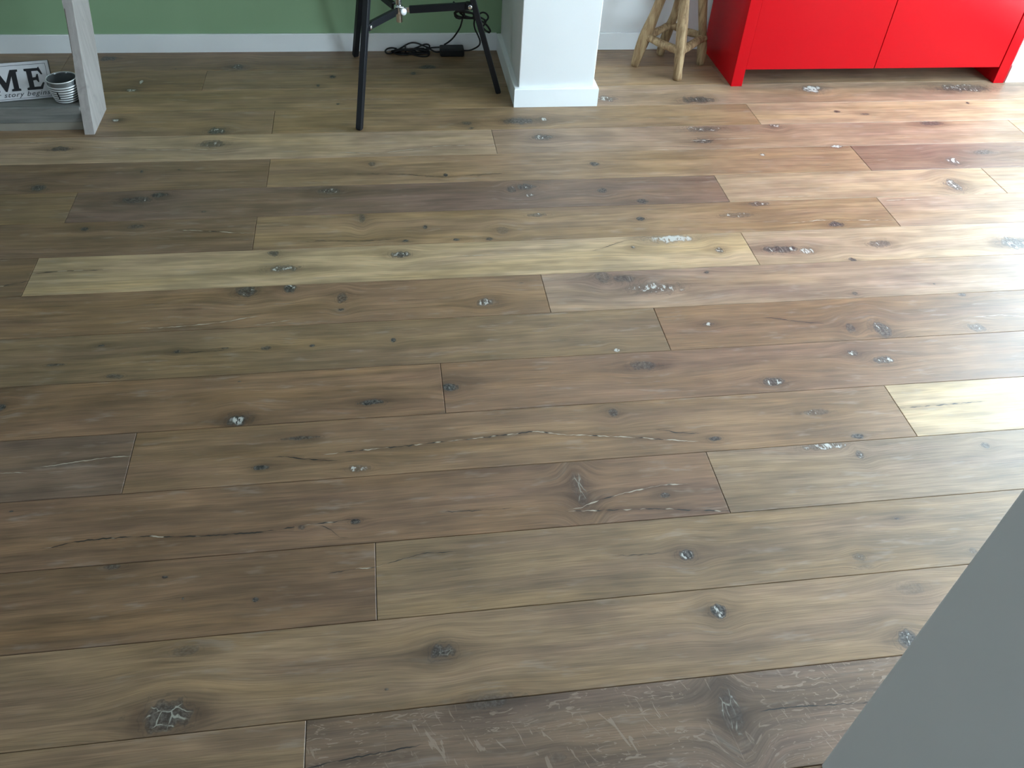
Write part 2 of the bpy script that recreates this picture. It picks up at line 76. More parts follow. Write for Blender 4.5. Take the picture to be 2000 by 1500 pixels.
# ------------------------------------------------------------------ node helpers
class NT:
    def __init__(s, name):
        s.m = bpy.data.materials.new(name); s.m.use_nodes = True
        s.t = s.m.node_tree; s.b = s.t.nodes['Principled BSDF']; s.x = 0; s.flat = False
    def n(s, kind, **ins):
        nd = s.t.nodes.new(kind); s.x += 30; nd.location = (s.x - 3000, 0)
        for k, v in ins.items():
            if k.startswith('p_'):
                setattr(nd, k[2:], v)
        for k, v in ins.items():
            if not k.startswith('p_'):
                s.put(nd.inputs[int(k[1:])] if k[0] == 'i' and k[1:].isdigit() else nd.inputs[k.replace('_', ' ')], v)
        return nd
    def put(s, sock, v):
        if isinstance(v, bpy.types.NodeSocket): s.t.links.new(v, sock)
        else: sock.default_value = v
    def math(s, op, a, b=0.0, c=None, clamp=False):
        nd = s.n('ShaderNodeMath', p_operation=op, p_use_clamp=clamp, i0=a, i1=b)
        if c is not None: s.put(nd.inputs[2], c)
        return nd.outputs[0]
    def mul(s, a, b): return s.math('MULTIPLY', a, b)
    def add(s, a, b): return s.math('ADD', a, b)
    def mr(s, v, a, b, c=0.0, d=1.0, smooth=True):
        nd = s.n('ShaderNodeMapRange', p_interpolation_type='SMOOTHSTEP' if smooth else 'LINEAR', i0=v, i1=a, i2=b, i3=c, i4=d)
        return nd.outputs[0]
    def vmul(s, v, k): return s.n('ShaderNodeVectorMath', p_operation='MULTIPLY', i0=v, i1=k).outputs[0]
    def vadd(s, v, k): return s.n('ShaderNodeVectorMath', p_operation='ADD', i0=v, i1=k).outputs[0]
    def noise(s, v, detail=3.0, rough=.55, dist=0.0, scale=1.0):
        return s.n('ShaderNodeTexNoise', p_noise_dimensions='2D' if s.flat else '3D', Vector=v, Scale=scale, Detail=detail, Roughness=rough, Distortion=dist).outputs[0]
    def mix(s, f, a, b, mode='MIX'):
        nd = s.n('ShaderNodeMix', p_data_type='RGBA', p_blend_type=mode)
        s.put(nd.inputs[0], f); s.put(nd.inputs[6], a); s.put(nd.inputs[7], b)
        return nd.outputs[2]
    def attr(s, name):
        return s.n('ShaderNodeAttribute', p_attribute_name=name)
    def sep(s, v): return s.n('ShaderNodeSeparateXYZ', i0=v).outputs
    def bump(s, h, strength=.3, dist=.001):
        s.put(s.b.inputs['Normal'], s.n('ShaderNodeBump', Height=h, Strength=strength, Distance=dist).outputs[0])
    def obj(s): return s.n('ShaderNodeTexCoord').outputs['Object']
    def set(s, **k):
        for a, v in k.items(): s.put(s.b.inputs[a.replace('_', ' ')], v)
        return s.m

def rgb(*c): return (c[0], c[1], c[2], 1.0)

def simple(name, col, rough=.5, metal=0.0, spec=.5, coat=0.0, coat_r=.05, vary=.06, scale=9.0, bump=0.0, bscale=300.0, bdist=.0004):
    N = NT(name)
    f = N.noise(N.obj(), 1.0, .5, 0, scale)
    c = N.mix(f, rgb(*[v * (1 - vary) for v in col]), rgb(*[min(1, v * (1 + vary)) for v in col]))
    N.set(Base_Color=c, Roughness=rough, Metallic=metal, Specular_IOR_Level=spec, Coat_Weight=coat, Coat_Roughness=coat_r)
    if bump: N.bump(N.noise(N.obj(), 1.0, .6, 0, bscale), bump, bdist)
    return N.m

# ------------------------------------------------------------------ oak floor material
def make_oak(name, knots=True, cracks=True, flecks=False):
    N = NT(name); N.flat = True
    G = N.attr('grain').outputs['Vector']
    gu, gv, gw = N.sep(G)[0:3]
    base = N.n('ShaderNodeObjectInfo').outputs['Color']
    # slow wander of the grain
    wan = N.math('SUBTRACT', N.noise(N.vmul(G, (1.6, 4.0, 1)), 1.0), .5)
    gv2 = N.add(gv, N.mul(wan, .02))
    W = N.n('ShaderNodeCombineXYZ', X=gu, Y=gv2, Z=gw).outputs[0]
    s1 = N.noise(N.vmul(W, (1.1, 24, 1)), 3.0, .66)
    f1 = N.mr(s1, .30, .70)
    s1b = N.noise(N.vmul(N.vadd(W, (3.1, 1.7, 5.0)), (2.6, 70, 1)), 2.0, .64)
    f1b = N.mr(s1b, .3, .7)
    val = N.mul(N.mr(f1, 0, 1, .87, 1.10, False), N.mr(f1b, 0, 1, .84, 1.14, False))
    fine = N.noise(N.vmul(W, (11, 430, 1)), 1.0, .7)
    val = N.mul(val, N.mr(fine, .25, .75, .80, 1.17, False))
    blot = N.noise(N.vmul(N.vadd(W, (7.7, 2.2, 1.0)), (4.2, 12, 1)), 2.0, .66)
    val = N.mul(val, N.mr(blot, .3, .7, .84, 1.13))
    vcol = N.n('ShaderNodeCombineXYZ', X=val, Y=val, Z=val).outputs[0]
    col = N.mix(1.0, base, vcol, 'MULTIPLY')
    # hue drift: yellow sapwood / violet-grey
    hue = N.noise(N.vmul(N.vadd(W, (1.3, 9.2, 3.0)), (1.8, 13, 1)), 1.0, .5)
    col = N.mix(N.mr(hue, .5, .72, 0, .45), col, N.mix(1.0, col, rgb(1.05, 1.0, .83), 'MULTIPLY'))
    col = N.mix(N.mr(hue, .5, .30, 0, .55), col, N.mix(1.0, col, rgb(.93, .90, 1.0), 'MULTIPLY'))
    # white oil left in the open grain
    ww = N.noise(N.vmul(N.vadd(W, (5.5, 4.4, 2.0)), (6.5, 30, 1)), 3.0, .7)
    col = N.mix(N.mr(ww, .57, .78, 0, .30), col, rgb(.42, .35, .29))
    # thin dark growth lines
    col = N.mix(N.mr(s1b, .62, .72, 0, .40), col, N.mix(1.0, col, rgb(.62, .56, .52), 'MULTIPLY'))
    # pores
    col = N.mix(N.mr(fine, .64, .76, 0, .38), col, N.mix(1.0, col, rgb(.50, .46, .43), 'MULTIPLY'))
    if flecks:
        # medullary flecks on the quarter-sawn board
        fk = N.attr('fleck').outputs['Fac']
        fln = N.noise(N.vmul(N.vadd(G, (0, 0, 3)), (30, 105, 1)), 2.0, .5, 1.6)
        fln2 = N.noise(N.n('ShaderNodeCombineXYZ', X=N.mul(N.add(gu, N.mul(gv, .45)), 80.0), Y=N.mul(gv, 17.0), Z=0.0).outputs[0], 2.0, .55, 1.2)
        flsel = N.noise(N.vmul(G, (3, 7, 1)), 2.0)
        flm = N.math('MAXIMUM', N.mul(N.mr(fln, .62, .68), N.mr(flsel, .36, .5)), N.mul(N.mr(fln2, .66, .71), N.mr(flsel, .56, .48)))
        col = N.mix(N.mul(N.mul(flm, fk), .62), col, rgb(.40, .30, .22))
    if knots:
        # knots
        kn = N.attr('knot').outputs['Vector']
        kp = N.attr('knotp')
        kdark, kfill, kcr = N.sep(kp.outputs['Vector'])[0:3]
        khalo = kp.outputs['Alpha']
        wob = N.noise(N.vmul(G, (42, 60, 1)), 2.0, .65)
        wob2 = N.noise(N.vmul(N.vadd(G, (4, 8, 1)), (16, 45, 1)), 2.0, .6)
        r0 = N.n('ShaderNodeVectorMath', p_operation='LENGTH', i0=N.vmul(kn, (1, 1, 0))).outputs['Value']
        rho = N.add(r0, N.add(N.mul(N.math('SUBTRACT', wob, .5), 1.1), N.mul(N.math('SUBTRACT', wob2, .5), .9)))
        halo = N.mul(N.attr('halo').outputs['Fac'], N.mr(wob2, .25, .65, .55, 1.15))
        col = N.mix(halo, col, N.mix(1.0, col, rgb(.40, .37, .36), 'MULTIPLY'))
        core = N.mr(rho, 1.05, .55)
        kn_n = N.noise(N.vmul(G, (120, 420, 1)), 2.0, .75)
        corecol = N.mix(N.mr(kn_n, .35, .7), rgb(.018, .016, .014), rgb(.145, .132, .118))
        col = N.mix(N.math('MINIMUM', N.mul(N.mul(core, kdark), 1.3), 1.0), col, corecol)
        ring = N.math('SINE', N.mul(rho, 17.0))
        col = N.mix(N.mul(N.mul(N.mr(ring, .55, .95), N.mr(rho, 1.7, .9)), N.mul(kdark, .55)), col, rgb(.03, .028, .026))
        fn = N.noise(N.vmul(N.vadd(G, (9, 3, 2)), (75, 130, 1)), 2.0, .7)
        thr = N.mr(kfill, 0, 1, .78, .40, False)
        fm = N.mul(N.mr(N.math('SUBTRACT', fn, thr), -.06, .07), N.mr(rho, .80, .50))
        fm = N.mul(fm, N.mr(kfill, .02, .06))
        col = N.mix(fm, col, rgb(.58, .57, .52))
        vor = N.n('ShaderNodeTexVoronoi', p_feature='DISTANCE_TO_EDGE', Vector=N.n('ShaderNodeCombineXYZ', X=N.add(N.sep(kn)[0], N.mul(wob, .8)), Y=N.add(N.sep(kn)[1], N.mul(wob2, .8)), Z=N.sep(kn)[2]).outputs[0], Scale=1.25).outputs[0]
        col = N.mix(N.mul(N.mul(N.mr(vor, .05, .02), N.mr(rho, .95, .7)), N.mul(kcr, N.mr(wob, .40, .55))), col, rgb(.40, .38, .31))
    if cracks:
        # cracks along the grain, filled pale or left dark
        cr = N.sep(N.attr('crack').outputs['Vector'])
        jit = N.noise(N.vmul(G, (55, 8, 1)), 1.0, .7)
        d = N.math('ABSOLUTE', N.add(cr[0], N.mul(N.math('SUBTRACT', jit, .5), 5.0)))
        wid = N.noise(N.vmul(N.vadd(G, (2, 2, 2)), (30, 5, 1)), 1.0, .6)
        wdt = N.mul(N.mr(wid, .32, .70, .1, 1.8), N.mr(cr[1], 0, 1, .35, 1.0))
        soft = N.mul(N.mr(d, 15, 0), N.mul(cr[1], .62))
        col = N.mix(soft, col, N.mix(1.0, col, rgb(.55, .52, .50), 'MULTIPLY'))
        line = N.mul(N.mr(N.math('SUBTRACT', d, wdt), .55, -.25), N.mr(cr[1], 0, .35))
        wsel = N.mr(N.add(N.noise(N.vmul(N.vadd(G, (8, 1, 4)), (24, 3, 1)), 1.0), N.math('SUBTRACT', cr[2], .5)), .44, .56)
        col = N.mix(line, col, N.mix(wsel, rgb(.022, .018, .015), rgb(.50, .43, .33)))
    rough = N.mr(s1, .2, .8, .40, .48, False)
    N.bump(fine, .3, .0005)
    return N.set(Base_Color=col, Roughness=rough, Specular_IOR_Level=.6)
OAK_BARE = make_oak('oak_plank_clear', False, False)
OAK = make_oak('oak_plank_knotty', True, False)
OAK_CRACK = make_oak('oak_plank_split', True, True)
OAK_FLECK = make_oak('oak_plank_flecked', True, True, True)
SUB = simple('subfloor_dark', (.03, .026, .022), .9)

# ------------------------------------------------------------------ mesh helpers
def link(name, me, mat=None, parent=None):
    o = bpy.data.objects.new(name, me)
    COL.objects.link(o)
    if mat is not None: me.materials.append(mat)
    if parent is not None: o.parent = parent
    return o
def tag(o, label=None, cat=None, group=None, kind=None):
    if label: o['label'] = label
    if cat: o['category'] = cat
    if group: o['group'] = group
    if kind: o['kind'] = kind
    return o
def empty(name, loc):
    o = bpy.data.objects.new(name, None); COL.objects.link(o); o.location = loc
    o.empty_display_size = .1
    return o
def bm_mesh(bm, name, smooth=False):
    me = bpy.data.meshes.new(name); bm.normal_update(); bm.to_mesh(me); bm.free()
    if smooth:
        for p in me.polygons: p.use_smooth = True
    return me
def box_bm(x0, x1, y0, y1, z0, z1, bev=0.0, seg=2, bm=None):
    own = bm is None
    bm = bm or bmesh.new()
    vs = [bm.verts.new((x, y, z)) for x in (x0, x1) for y in (y0, y1) for z in (z0, z1)]
    f = [(0, 1, 3, 2), (4, 6, 7, 5), (0, 4, 5, 1), (2, 3, 7, 6), (0, 2, 6, 4), (1, 5, 7, 3)]
    fs = [bm.faces.new([vs[i] for i in q]) for q in f]
    if bev > 0:
        es = list({e for q in fs for e in q.edges})
        bmesh.ops.bevel(bm, geom=es, offset=bev, segments=seg, affect='EDGES', profile=.5)
    return bm
def box(name, b, mat, parent=None, bev=0.0, seg=2):
    """box with its coordinates in world space; when parented, relative to the parent's location"""
    bm = box_bm(*b, bev=bev, seg=seg)
    off = Vector(parent.location) if parent is not None else Vector((0, 0, 0))
    if parent is not None and parent.parent is not None: off = off + Vector(parent.parent.location)
    c = Vector(((b[0] + b[1]) / 2, (b[2] + b[3]) / 2, b[4]))
    for v in bm.verts: v.co -= c
    o = link(name, bm_mesh(bm, name), mat, parent)
    o.location = c - off
    return o
def catmull(pts, n=6, closed=False):
    P = [Vector(p) for p in pts]; out = []
    m = len(P)
    rng_ = range(m if closed else m - 1)
    for i in rng_:
        p0 = P[(i - 1) % m] if (closed or i > 0) else P[0] * 2 - P[1]
        p1 = P[i]; p2 = P[(i + 1) % m]
        p3 = P[(i + 2) % m] if (closed or i + 2 < m) else P[-1] * 2 - P[-2]
        for k in range(n):
            t = k / n
            out.append(.5 * ((2 * p1) + (p2 - p0) * t + (2 * p0 - 5 * p1 + 4 * p2 - p3) * t * t + (3 * p1 - p0 - 3 * p2 + p3) * t ** 3))
    if not closed: out.append(P[-1])
    return out
def tube_bm(path, rad, sides=8, bm=None, cap=True, closed=False, lump=0.0, seed=0, squash=None):
    """round tube along a path; rad number or list; lump makes it irregular like a branch"""
    bm = bm or bmesh.new()
    rnd = random.Random(seed)
    P = [Vector(p) for p in path]; m = len(P)
    R = rad if isinstance(rad, (list, tuple)) else [rad] * m
    ph = [rnd.uniform(0, 6.28) for _ in range(6)]
    rings = []; up = None
    for i in range(m):
        if closed: t = (P[(i + 1) % m] - P[i - 1])
        else: t = P[min(i + 1, m - 1)] - P[max(i - 1, 0)]
        t.normalize()
        if up is None:
            up = Vector((0, 0, 1)) if abs(t.z) < .9 else Vector((1, 0, 0))
        s = t.cross(up).normalized(); up = s.cross(t).normalized()
        ring = []
        for k in range(sides):
            a = 2 * math.pi * k / sides
            rr = R[i] * (1 + lump * (.5 * math.sin(2 * a + ph[0] + i * .33) + .4 * math.sin(3 * a + ph[1] - i * .21) + .35 * math.sin(i * .9 + ph[2]) + .3 * math.sin(a + i * .5 + ph[3])))
            ring.append(bm.verts.new(P[i] + (s * math.cos(a) + up * math.sin(a)) * rr))
        rings.append(ring)
    for i in range(m if closed else m - 1):
        a, b = rings[i], rings[(i + 1) % m]
        for k in range(sides):
            bm.faces.new((a[k], a[(k + 1) % sides], b[(k + 1) % sides], b[k]))
    if cap and not closed:
        bm.faces.new(list(reversed(rings[0]))); bm.faces.new(rings[-1])
    return bm
def lathe_bm(prof, seg=40, bm=None, close=False):
    bm = bm or bmesh.new(); rings = []
    for r, z in prof:
        rings.append([bm.verts.new((r * math.cos(2 * math.pi * k / seg), r * math.sin(2 * math.pi * k / seg), z)) for k in range(seg)])
    n = len(rings)
    for i in range(n if close else n - 1):
        a, b = rings[i], rings[(i + 1) % n]
        for k in range(seg):
            bm.faces.new((a[k], a[(k + 1) % seg], b[(k + 1) % seg], b[k]))
    return bm
def beam_bm(p0, p1, side, wx, wy, bev=.0015, bm=None):
    """square bar from p0 to p1; 'side' is a vector giving the direction of its width wx"""
    p0, p1 = Vector(p0), Vector(p1); t = (p1 - p0).normalized()
    s = (Vector(side) - t * Vector(side).dot(t)).normalized(); u = t.cross(s)
    L = (p1 - p0).length
    b = box_bm(-wx / 2, wx / 2, -wy / 2, wy / 2, 0, L, bev, 2)
    M = Matrix(((s.x, u.x, t.x, p0.x), (s.y, u.y, t.y, p0.y), (s.z, u.z, t.z, p0.z), (0, 0, 0, 1)))
    bmesh.ops.transform(b, matrix=M, verts=b.verts)
    return b
def shift(bm, off):
    for v in bm.verts: v.co -= Vector(off)
    return bm
def part(name, bm, mat, parent, smooth=False):
    """bm in world space -> child of parent (parents are never rotated)"""
    off = Vector(parent.location)
    p = parent.parent
    while p is not None: off += Vector(p.location); p = p.parent
    cs = [v.co.copy() for v in bm.verts]
    c = Vector((sum(v.x for v in cs) / len(cs), sum(v.y for v in cs) / len(cs), min(v.z for v in cs)))
    shift(bm, c)
    o = link(name, bm_mesh(bm, name, smooth), mat, parent)
    o.location = c - off
    return o

# ------------------------------------------------------------------ structure materials
M_WHITE = simple('wall_paint_white', (.80, .80, .79), .75, spec=.3, vary=.02)
M_GREEN = simple('wall_paint_green', (.295, .445, .262), .62, spec=.35, vary=.04, scale=5)
M_SKIRT = simple('skirting_white', (.91, .93, .93), .38, spec=.5, vary=.015)
M_CEIL = simple('ceiling_white', (.70, .70, .69), .9, vary=.02)
M_FRAME = simple('window_frame_white', (.8, .8, .8), .4)

# ------------------------------------------------------------------ room shell
YB = 3.785          # back wall plane
def struct(name, b, mat, parent=None, bev=0.0):
    o = box(name, b, mat, parent, bev)
    if parent is None: o['kind'] = 'structure'
    return o
X0, X1, YF, ZC = WALL_L, WIN_X, WALL_F, 2.6
struct('wall_back', (X0, .60, YB, YB + .12, -.02, ZC), M_GREEN)
struct('wall_niche', (.60, 2.9, YB, YB + .12, -.02, ZC), M_WHITE)
struct('wall_pillar', (.540, .846, 3.218, YB, -.02, ZC), M_WHITE, bev=.003)
struct('wall_pier', (2.812, X1, 3.386, YB, -.02, ZC), M_WHITE, bev=.003)
M_ROOM = simple('far_wall_paint', (.50, .48, .45), .8, vary=.03)
bm = bmesh.new()
for b in ((YF, WIN_FILL[0], -.02, ZC), (WIN_FILL[1], YB, -.02, ZC), (WIN_FILL[0], WIN_FILL[1], -.02, WIN_FILL[2]), (WIN_FILL[0], WIN_FILL[1], WIN_FILL[3], ZC)):
    box_bm(X0 - .2, X0, b[0], b[1], b[2], b[3], bm=bm)
tag(link('wall_left', bm_mesh(bm, 'wall_left'), M_ROOM), kind='structure')
struct('wall_front', (X0, X1, YF - .12, YF, -.02, ZC), M_ROOM)
struct('ceiling', (X0 - .2, X1 + .25, YF - .12, YB + .12, ZC, ZC + .1), M_CEIL)
# right wall with its window openings
bm = bmesh.new()
ys = [YF] + [v for q in WINDOWS for v in q[:2]] + [3.386]
z0w, z1w = WINDOWS[0][2:4]
for i in range(0, len(ys), 2): box_bm(X1, X1 + .22, ys[i], ys[i + 1], -.02, ZC, bm=bm)
for q in WINDOWS:
    box_bm(X1, X1 + .22, q[0], q[1], -.02, q[2], bm=bm); box_bm(X1, X1 + .22, q[0], q[1], q[3], ZC, bm=bm)
tag(link('wall_right', bm_mesh(bm, 'wall_right'), M_WHITE), kind='structure')
for i, (a, b, c, d) in enumerate(WINDOWS):
    r = empty('window_%d' % (i + 1), (X1 + .08, (a + b) / 2, c)); r['kind'] = 'structure'
    for (q0, q1, e0, e1) in ((a, a + .06, c, d), (b - .06, b, c, d), (a + .06, b - .06, c, c + .06), (a + .06, b - .06, d - .06, d)):
        box('window_frame', (X1 + .05, X1 + .11, q0, q1, e0, e1), M_FRAME, r, .003)
r = empty('window_3', (X0 - .1, (WIN_FILL[0] + WIN_FILL[1]) / 2, WIN_FILL[2])); r['kind'] = 'structure'  # frame of the invented left-wall window, there only for fill light
for (q0, q1, e0, e1) in ((WIN_FILL[0], WIN_FILL[0] + .06, WIN_FILL[2], WIN_FILL[3]), (WIN_FILL[1] - .06, WIN_FILL[1], WIN_FILL[2], WIN_FILL[3]), (WIN_FILL[0] + .06, WIN_FILL[1] - .06, WIN_FILL[2], WIN_FILL[2] + .06), (WIN_FILL[0] + .06, WIN_FILL[1] - .06, WIN_FILL[3] - .06, WIN_FILL[3])):
    box('window_frame', (X0 - .13, X0 - .07, q0, q1, e0, e1), M_FRAME, r, .003)
# partition end beside the camera; unseen thickness widened to block window light
struct('wall_partition', (.719, 2.3, YF, .5415, -.02, ZC), M_WHITE, bev=.004)

# skirting boards
def skirting(name, x0, x1, y0, y1, h=.0755):
    bm = box_bm(x0, x1, y0, y1, -.001, h, bm=bmesh.new())
    es = [e for e in bm.edges if all(v.co.z > h - 1e-5 for v in e.verts)]
    bmesh.ops.bevel(bm, geom=es, offset=.0025, segments=2, affect='EDGES')
    tag(link(name, bm_mesh(bm, name), M_SKIRT), kind='structure')
skirting('baseboard_back', X0, .521, YB - .013, YB)
skirting('baseboard_niche', .866, 2.80, YB - .013, YB)
skirting('baseboard_pier', 2.806, X1, 3.372, 3.386)
bm = bmesh.new()
# mitred collar round the pillar, open at the back
out_ = [(.521, YB - .013), (.521, 3.199), (.866, 3.199), (.866, YB - .013)]
inn_ = [(.540, YB - .013), (.540, 3.218), (.846, 3.218), (.846, YB - .013)]
hz = .0755
V = [[bm.verts.new((p[0], p[1], z)) for p in q] for q, z in ((out_, -.001), (out_, hz - .003), ([(.5235, YB - .013), (.5235, 3.2015), (.8635, 3.2015), (.8635, YB - .013)], hz), (inn_, hz), (inn_, -.001))]
for k in range(4):
    for i in range(3): bm.faces.new((V[k][i], V[k][i + 1], V[k + 1][i + 1], V[k + 1][i]))
tag(link('baseboard_pillar', bm_mesh(bm, 'baseboard_pillar'), M_SKIRT), kind='structure')

# ------------------------------------------------------------------ floor: subfloor + planks
floor = struct('floor', (X0, X1, YF, YB, -.06, -.013), SUB)
FLOOR_C = Vector(floor.location)
MID = (0.266, 0.163, 0.088); BROWN = (0.247, 0.146, 0.077); TAN = (0.321, 0.208, 0.114); OLIVE = (0.258, 0.169, 0.090)
DARK = (0.223, 0.141, 0.081); PURP = (0.222, 0.144, 0.095); CREAM = (0.515, 0.369, 0.215); PALE = (0.437, 0.307, 0.190); GREY = (0.294, 0.201, 0.123); RED = (0.256, 0.151, 0.086); PINK = (0.361, 0.244, 0.157)
# per row: list of (x_end_of_plank, colour, flecks); the first plank starts at the left wall
ROWS = {
 -1: [(-2.4, MID), (-.207, TAN), (1.95, PURP, 1.0), (4, MID)],
 0: [(-.92, MID), (1.36, TAN), (3.2, MID), (4, OLIVE)],
 1: [(-2.2, OLIVE), (-.0745, BROWN), (2.1, OLIVE), (4, TAN)],
 2: [(-1.46, TAN), (.739, RED), (2.9, GREY), (4, MID)],
 3: [(-2.8, MID), (-.638, PURP), (1.305, MID), (3.4, CREAM), (4, MID)],
 4: [(-2.1, OLIVE), (.110, BROWN), (2.3, RED), (4, MID)],
 5: [(-1.45, OLIVE), (.756, OLIVE), (2.9, BROWN), (4, TAN)],
 6: [(-1.75, BROWN), (.447, MID), (2.65, PINK), (4, PALE)],
 7: [(-1.051, DARK), (1.157, CREAM), (3.3, PALE), (4, TAN)],
 8: [(-2.6, MID), (-.429, DARK), (1.734, TAN), (3.9, PINK)],
 9: [(-1.022, OLIVE), (1.183, PURP), (2.252, PALE), (4, PALE)],
 10: [(-2.6, MID), (-.413, DARK), (1.805, TAN), (3.95, PURP)],
 11: [(-1.8, TAN), (.407, PALE), (2.6, PINK), (4, PALE)],
 12: [(-2.6, MID), (-.421, TAN), (1.507, TAN), (3.7, PALE)],
 13: [(-1.5, MID), (.70, TAN), (2.9, PINK), (4, PALE)],
 14: [(-.72, MID), (1.48, TAN), (3.6, GREY)],
 15: [(-1.3, MID), (.9, MID), (3.1, MID)],
}
rr = random.Random(7)
for n in range(-2, -24, -1):
    x = -4.6 + rr.uniform(.3, 2.1); L_ = []
    while x < 4: L_.append((x, rr.choice([MID, BROWN, TAN, OLIVE, GREY, RED]))); x += 2.2
    L_.append((x, MID)); ROWS[n] = L_
KN = np.array(KNOTS)
plank_i = 0
def make_plank(row, x0, x1, colr, fleck, idx):
    g = .0006
    y0, y1 = SEAM[row] + g, SEAM[row + 1] - g
    x0 += g; x1 -= g
    fine = row >= -2 and x1 > -2.0 and x0 < 3.1
    nx = max(2, int((x1 - x0) / .02)) if fine else 2
    ny = 22 if fine else 2
    b = .0012
    us = np.concatenate([[x0], np.linspace(x0 + b, x1 - b, nx + 1), [x1]])
    vs = np.concatenate([[y0], np.linspace(y0 + b, y1 - b, ny + 1), [y1]])
    nu, nv = len(us), len(vs)
    UU, VV = np.meshgrid(us, vs, indexing='ij')
    ZZ = np.zeros_like(UU)
    ZZ[0, :] = ZZ[-1, :] = ZZ[:, 0] = ZZ[:, -1] = -.0009
    top = np.stack([UU, VV, ZZ], -1).reshape(-1, 3)
    bot = np.array([[x0, y0, -.0128], [x1, y0, -.0128], [x1, y1, -.0128], [x0, y1, -.0128]])
    co = np.concatenate([top, bot])
    I = np.arange(nu * nv).reshape(nu, nv)
    q = np.stack([I[:-1, :-1], I[1:, :-1], I[1:, 1:], I[:-1, 1:]], -1).reshape(-1, 4)
    B = nu * nv
    sides = [list(I[::-1, 0]) + [B, B + 1], list(I[-1, ::-1]) + [B + 1, B + 2], list(I[:, -1]) + [B + 2, B + 3], list(I[0, :]) + [B + 3, B]]
    c0 = np.array([(x0 + x1) / 2, (y0 + y1) / 2, 0.0])
    me = bpy.data.meshes.new('plank')
    me.from_pydata((co - c0).tolist(), [], q.tolist() + [[int(v) for v in s] for s in sides])
    # knots of this board
    ks = KN[(KN[:, 0] > x0 - .03) & (KN[:, 0] < x1 + .03) & (KN[:, 1] > y0 - .005) & (KN[:, 1] < y1 + .005)]
    r_ = np.random.RandomState(idx * 13 + 5)
    if not fine: ks = ks[:0]
    else:
        # tiny pin knots the photograph only hints at
        m = int((x1 - x0) * .5)
        ex = np.stack([r_.uniform(x0, x1, m), r_.uniform(y0 + .02, y1 - .02, m), r_.uniform(.004, .012, m), r_.uniform(.002, .005, m), r_.uniform(.4, .8, m), 0 * r_.rand(m), 0 * r_.rand(m), r_.uniform(.1, .3, m)], -1)
        if len(ks):
            far = np.array([min(((e_[0] - ks[:, 0]) / (ks[:, 2] * 4 + .03)) ** 2 + ((e_[1] - ks[:, 1]) / (ks[:, 3] * 3 + .02)) ** 2) > 1 for e_ in ex], bool) if len(ex) else np.zeros(0, bool)
            ex = ex[far]
        ks = np.concatenate([ks, ex])
    u, v = co[:, 0], co[:, 1]
    vw = v.copy(); keep = np.ones_like(v)
    for k in ks:
        a, bb = max(k[2], .012), max(k[3], .005)
        dx, dy = (u - k[0]) / (a * 2.2), (v - k[1]) / (bb * 2.6)
        vw = vw - (v - k[1]) * np.exp(-(dx * dx + dy * dy)) * .8
        hx, hy = (u - k[0]) / (a * 2.1 + .01), (v - k[1]) / (bb * 1.25 + .003)
        keep = keep * (1 - min(.95, k[7]) * np.exp(-(hx * hx + hy * hy)))
    gr = np.stack([u - x0 + (idx % 13) * 3.7, vw - y0 + idx * .731, np.zeros_like(u)], -1)
    at = me.attributes.new('grain', 'FLOAT_VECTOR', 'POINT'); at.data.foreach_set('vector', gr.astype(np.float32).ravel())
    at = me.attributes.new('halo', 'FLOAT', 'POINT'); at.data.foreach_set('value', (1 - keep).astype(np.float32))
    at = me.attributes.new('fleck', 'FLOAT', 'POINT'); at.data.foreach_set('value', np.full(len(co), fleck, np.float32))
    # per-corner knot and crack frames (each face uses its own nearest knot / crack)
    nl = len(me.loops); nq = len(q)
    lv = np.zeros(nl, np.int32); me.loops.foreach_get('vertex_index', lv)
    kv = np.zeros((nl, 3), np.float32); kv[:, 0] = 9; kc = np.zeros((nl, 4), np.float32); cv = np.zeros((nl, 3), np.float32); cv[:, 0] = 99
    fc = co[q].mean(1)
    ql = lv[:nq * 4].reshape(-1, 4)
    if len(ks):
        D = ((fc[:, None, 0] - ks[None, :, 0]) / ks[None, :, 2]) ** 2 + ((fc[:, None, 1] - ks[None, :, 1]) / ks[None, :, 3]) ** 2
        j = D.argmin(1); kk = ks[j]
        pc = co[ql]
        kv[:nq * 4, 0] = ((pc[:, :, 0] - kk[:, None, 0]) / kk[:, None, 2]).ravel()
        kv[:nq * 4, 1] = ((pc[:, :, 1] - kk[:, None, 1]) / kk[:, None, 3]).ravel()
        kv[:nq * 4, 2] = np.repeat(j, 4) * 1.7
        kc[:nq * 4] = np.repeat(kk[:, 4:8], 4, axis=0)
    best = np.full(nq, 1e9)
    if fine:
        for (wht, stg, pts) in CRACKS:
            P_ = np.array(pts); cm_ = P_.mean(0)
            if not (y0 - .01 < cm_[1] < y1 + .01 and P_[:, 0].max() > x0 and P_[:, 0].min() < x1): continue
            o_ = P_[:, 0].argsort(); P_ = P_[o_]
            L0, L1 = P_[0, 0], P_[-1, 0]
            if L1 - L0 < .03: continue
            fx = np.interp(fc[:, 0], P_[:, 0], P_[:, 1]); dd = np.abs(fc[:, 1] - fx)
            inside = (fc[:, 0] > L0 - .06) & (fc[:, 0] < L1 + .06) & (dd < .05)
            sel = inside & (dd < best); best[sel] = dd[sel]
            pc = co[ql[sel]]
            yy = np.interp(pc[:, :, 0], P_[:, 0], P_[:, 1])
            dist = (pc[:, :, 1] - yy) * 1000
            e = .05
            fade = np.clip((pc[:, :, 0] - L0 + e * .4) / e, 0, 1) * np.clip((L1 - pc[:, :, 0] + e * .4) / e, 0, 1)
            idx_l = (np.where(sel)[0][:, None] * 4 + np.arange(4)).ravel()
            cv[idx_l, 0] = dist.ravel(); cv[idx_l, 1] = (fade * stg).ravel(); cv[idx_l, 2] = wht
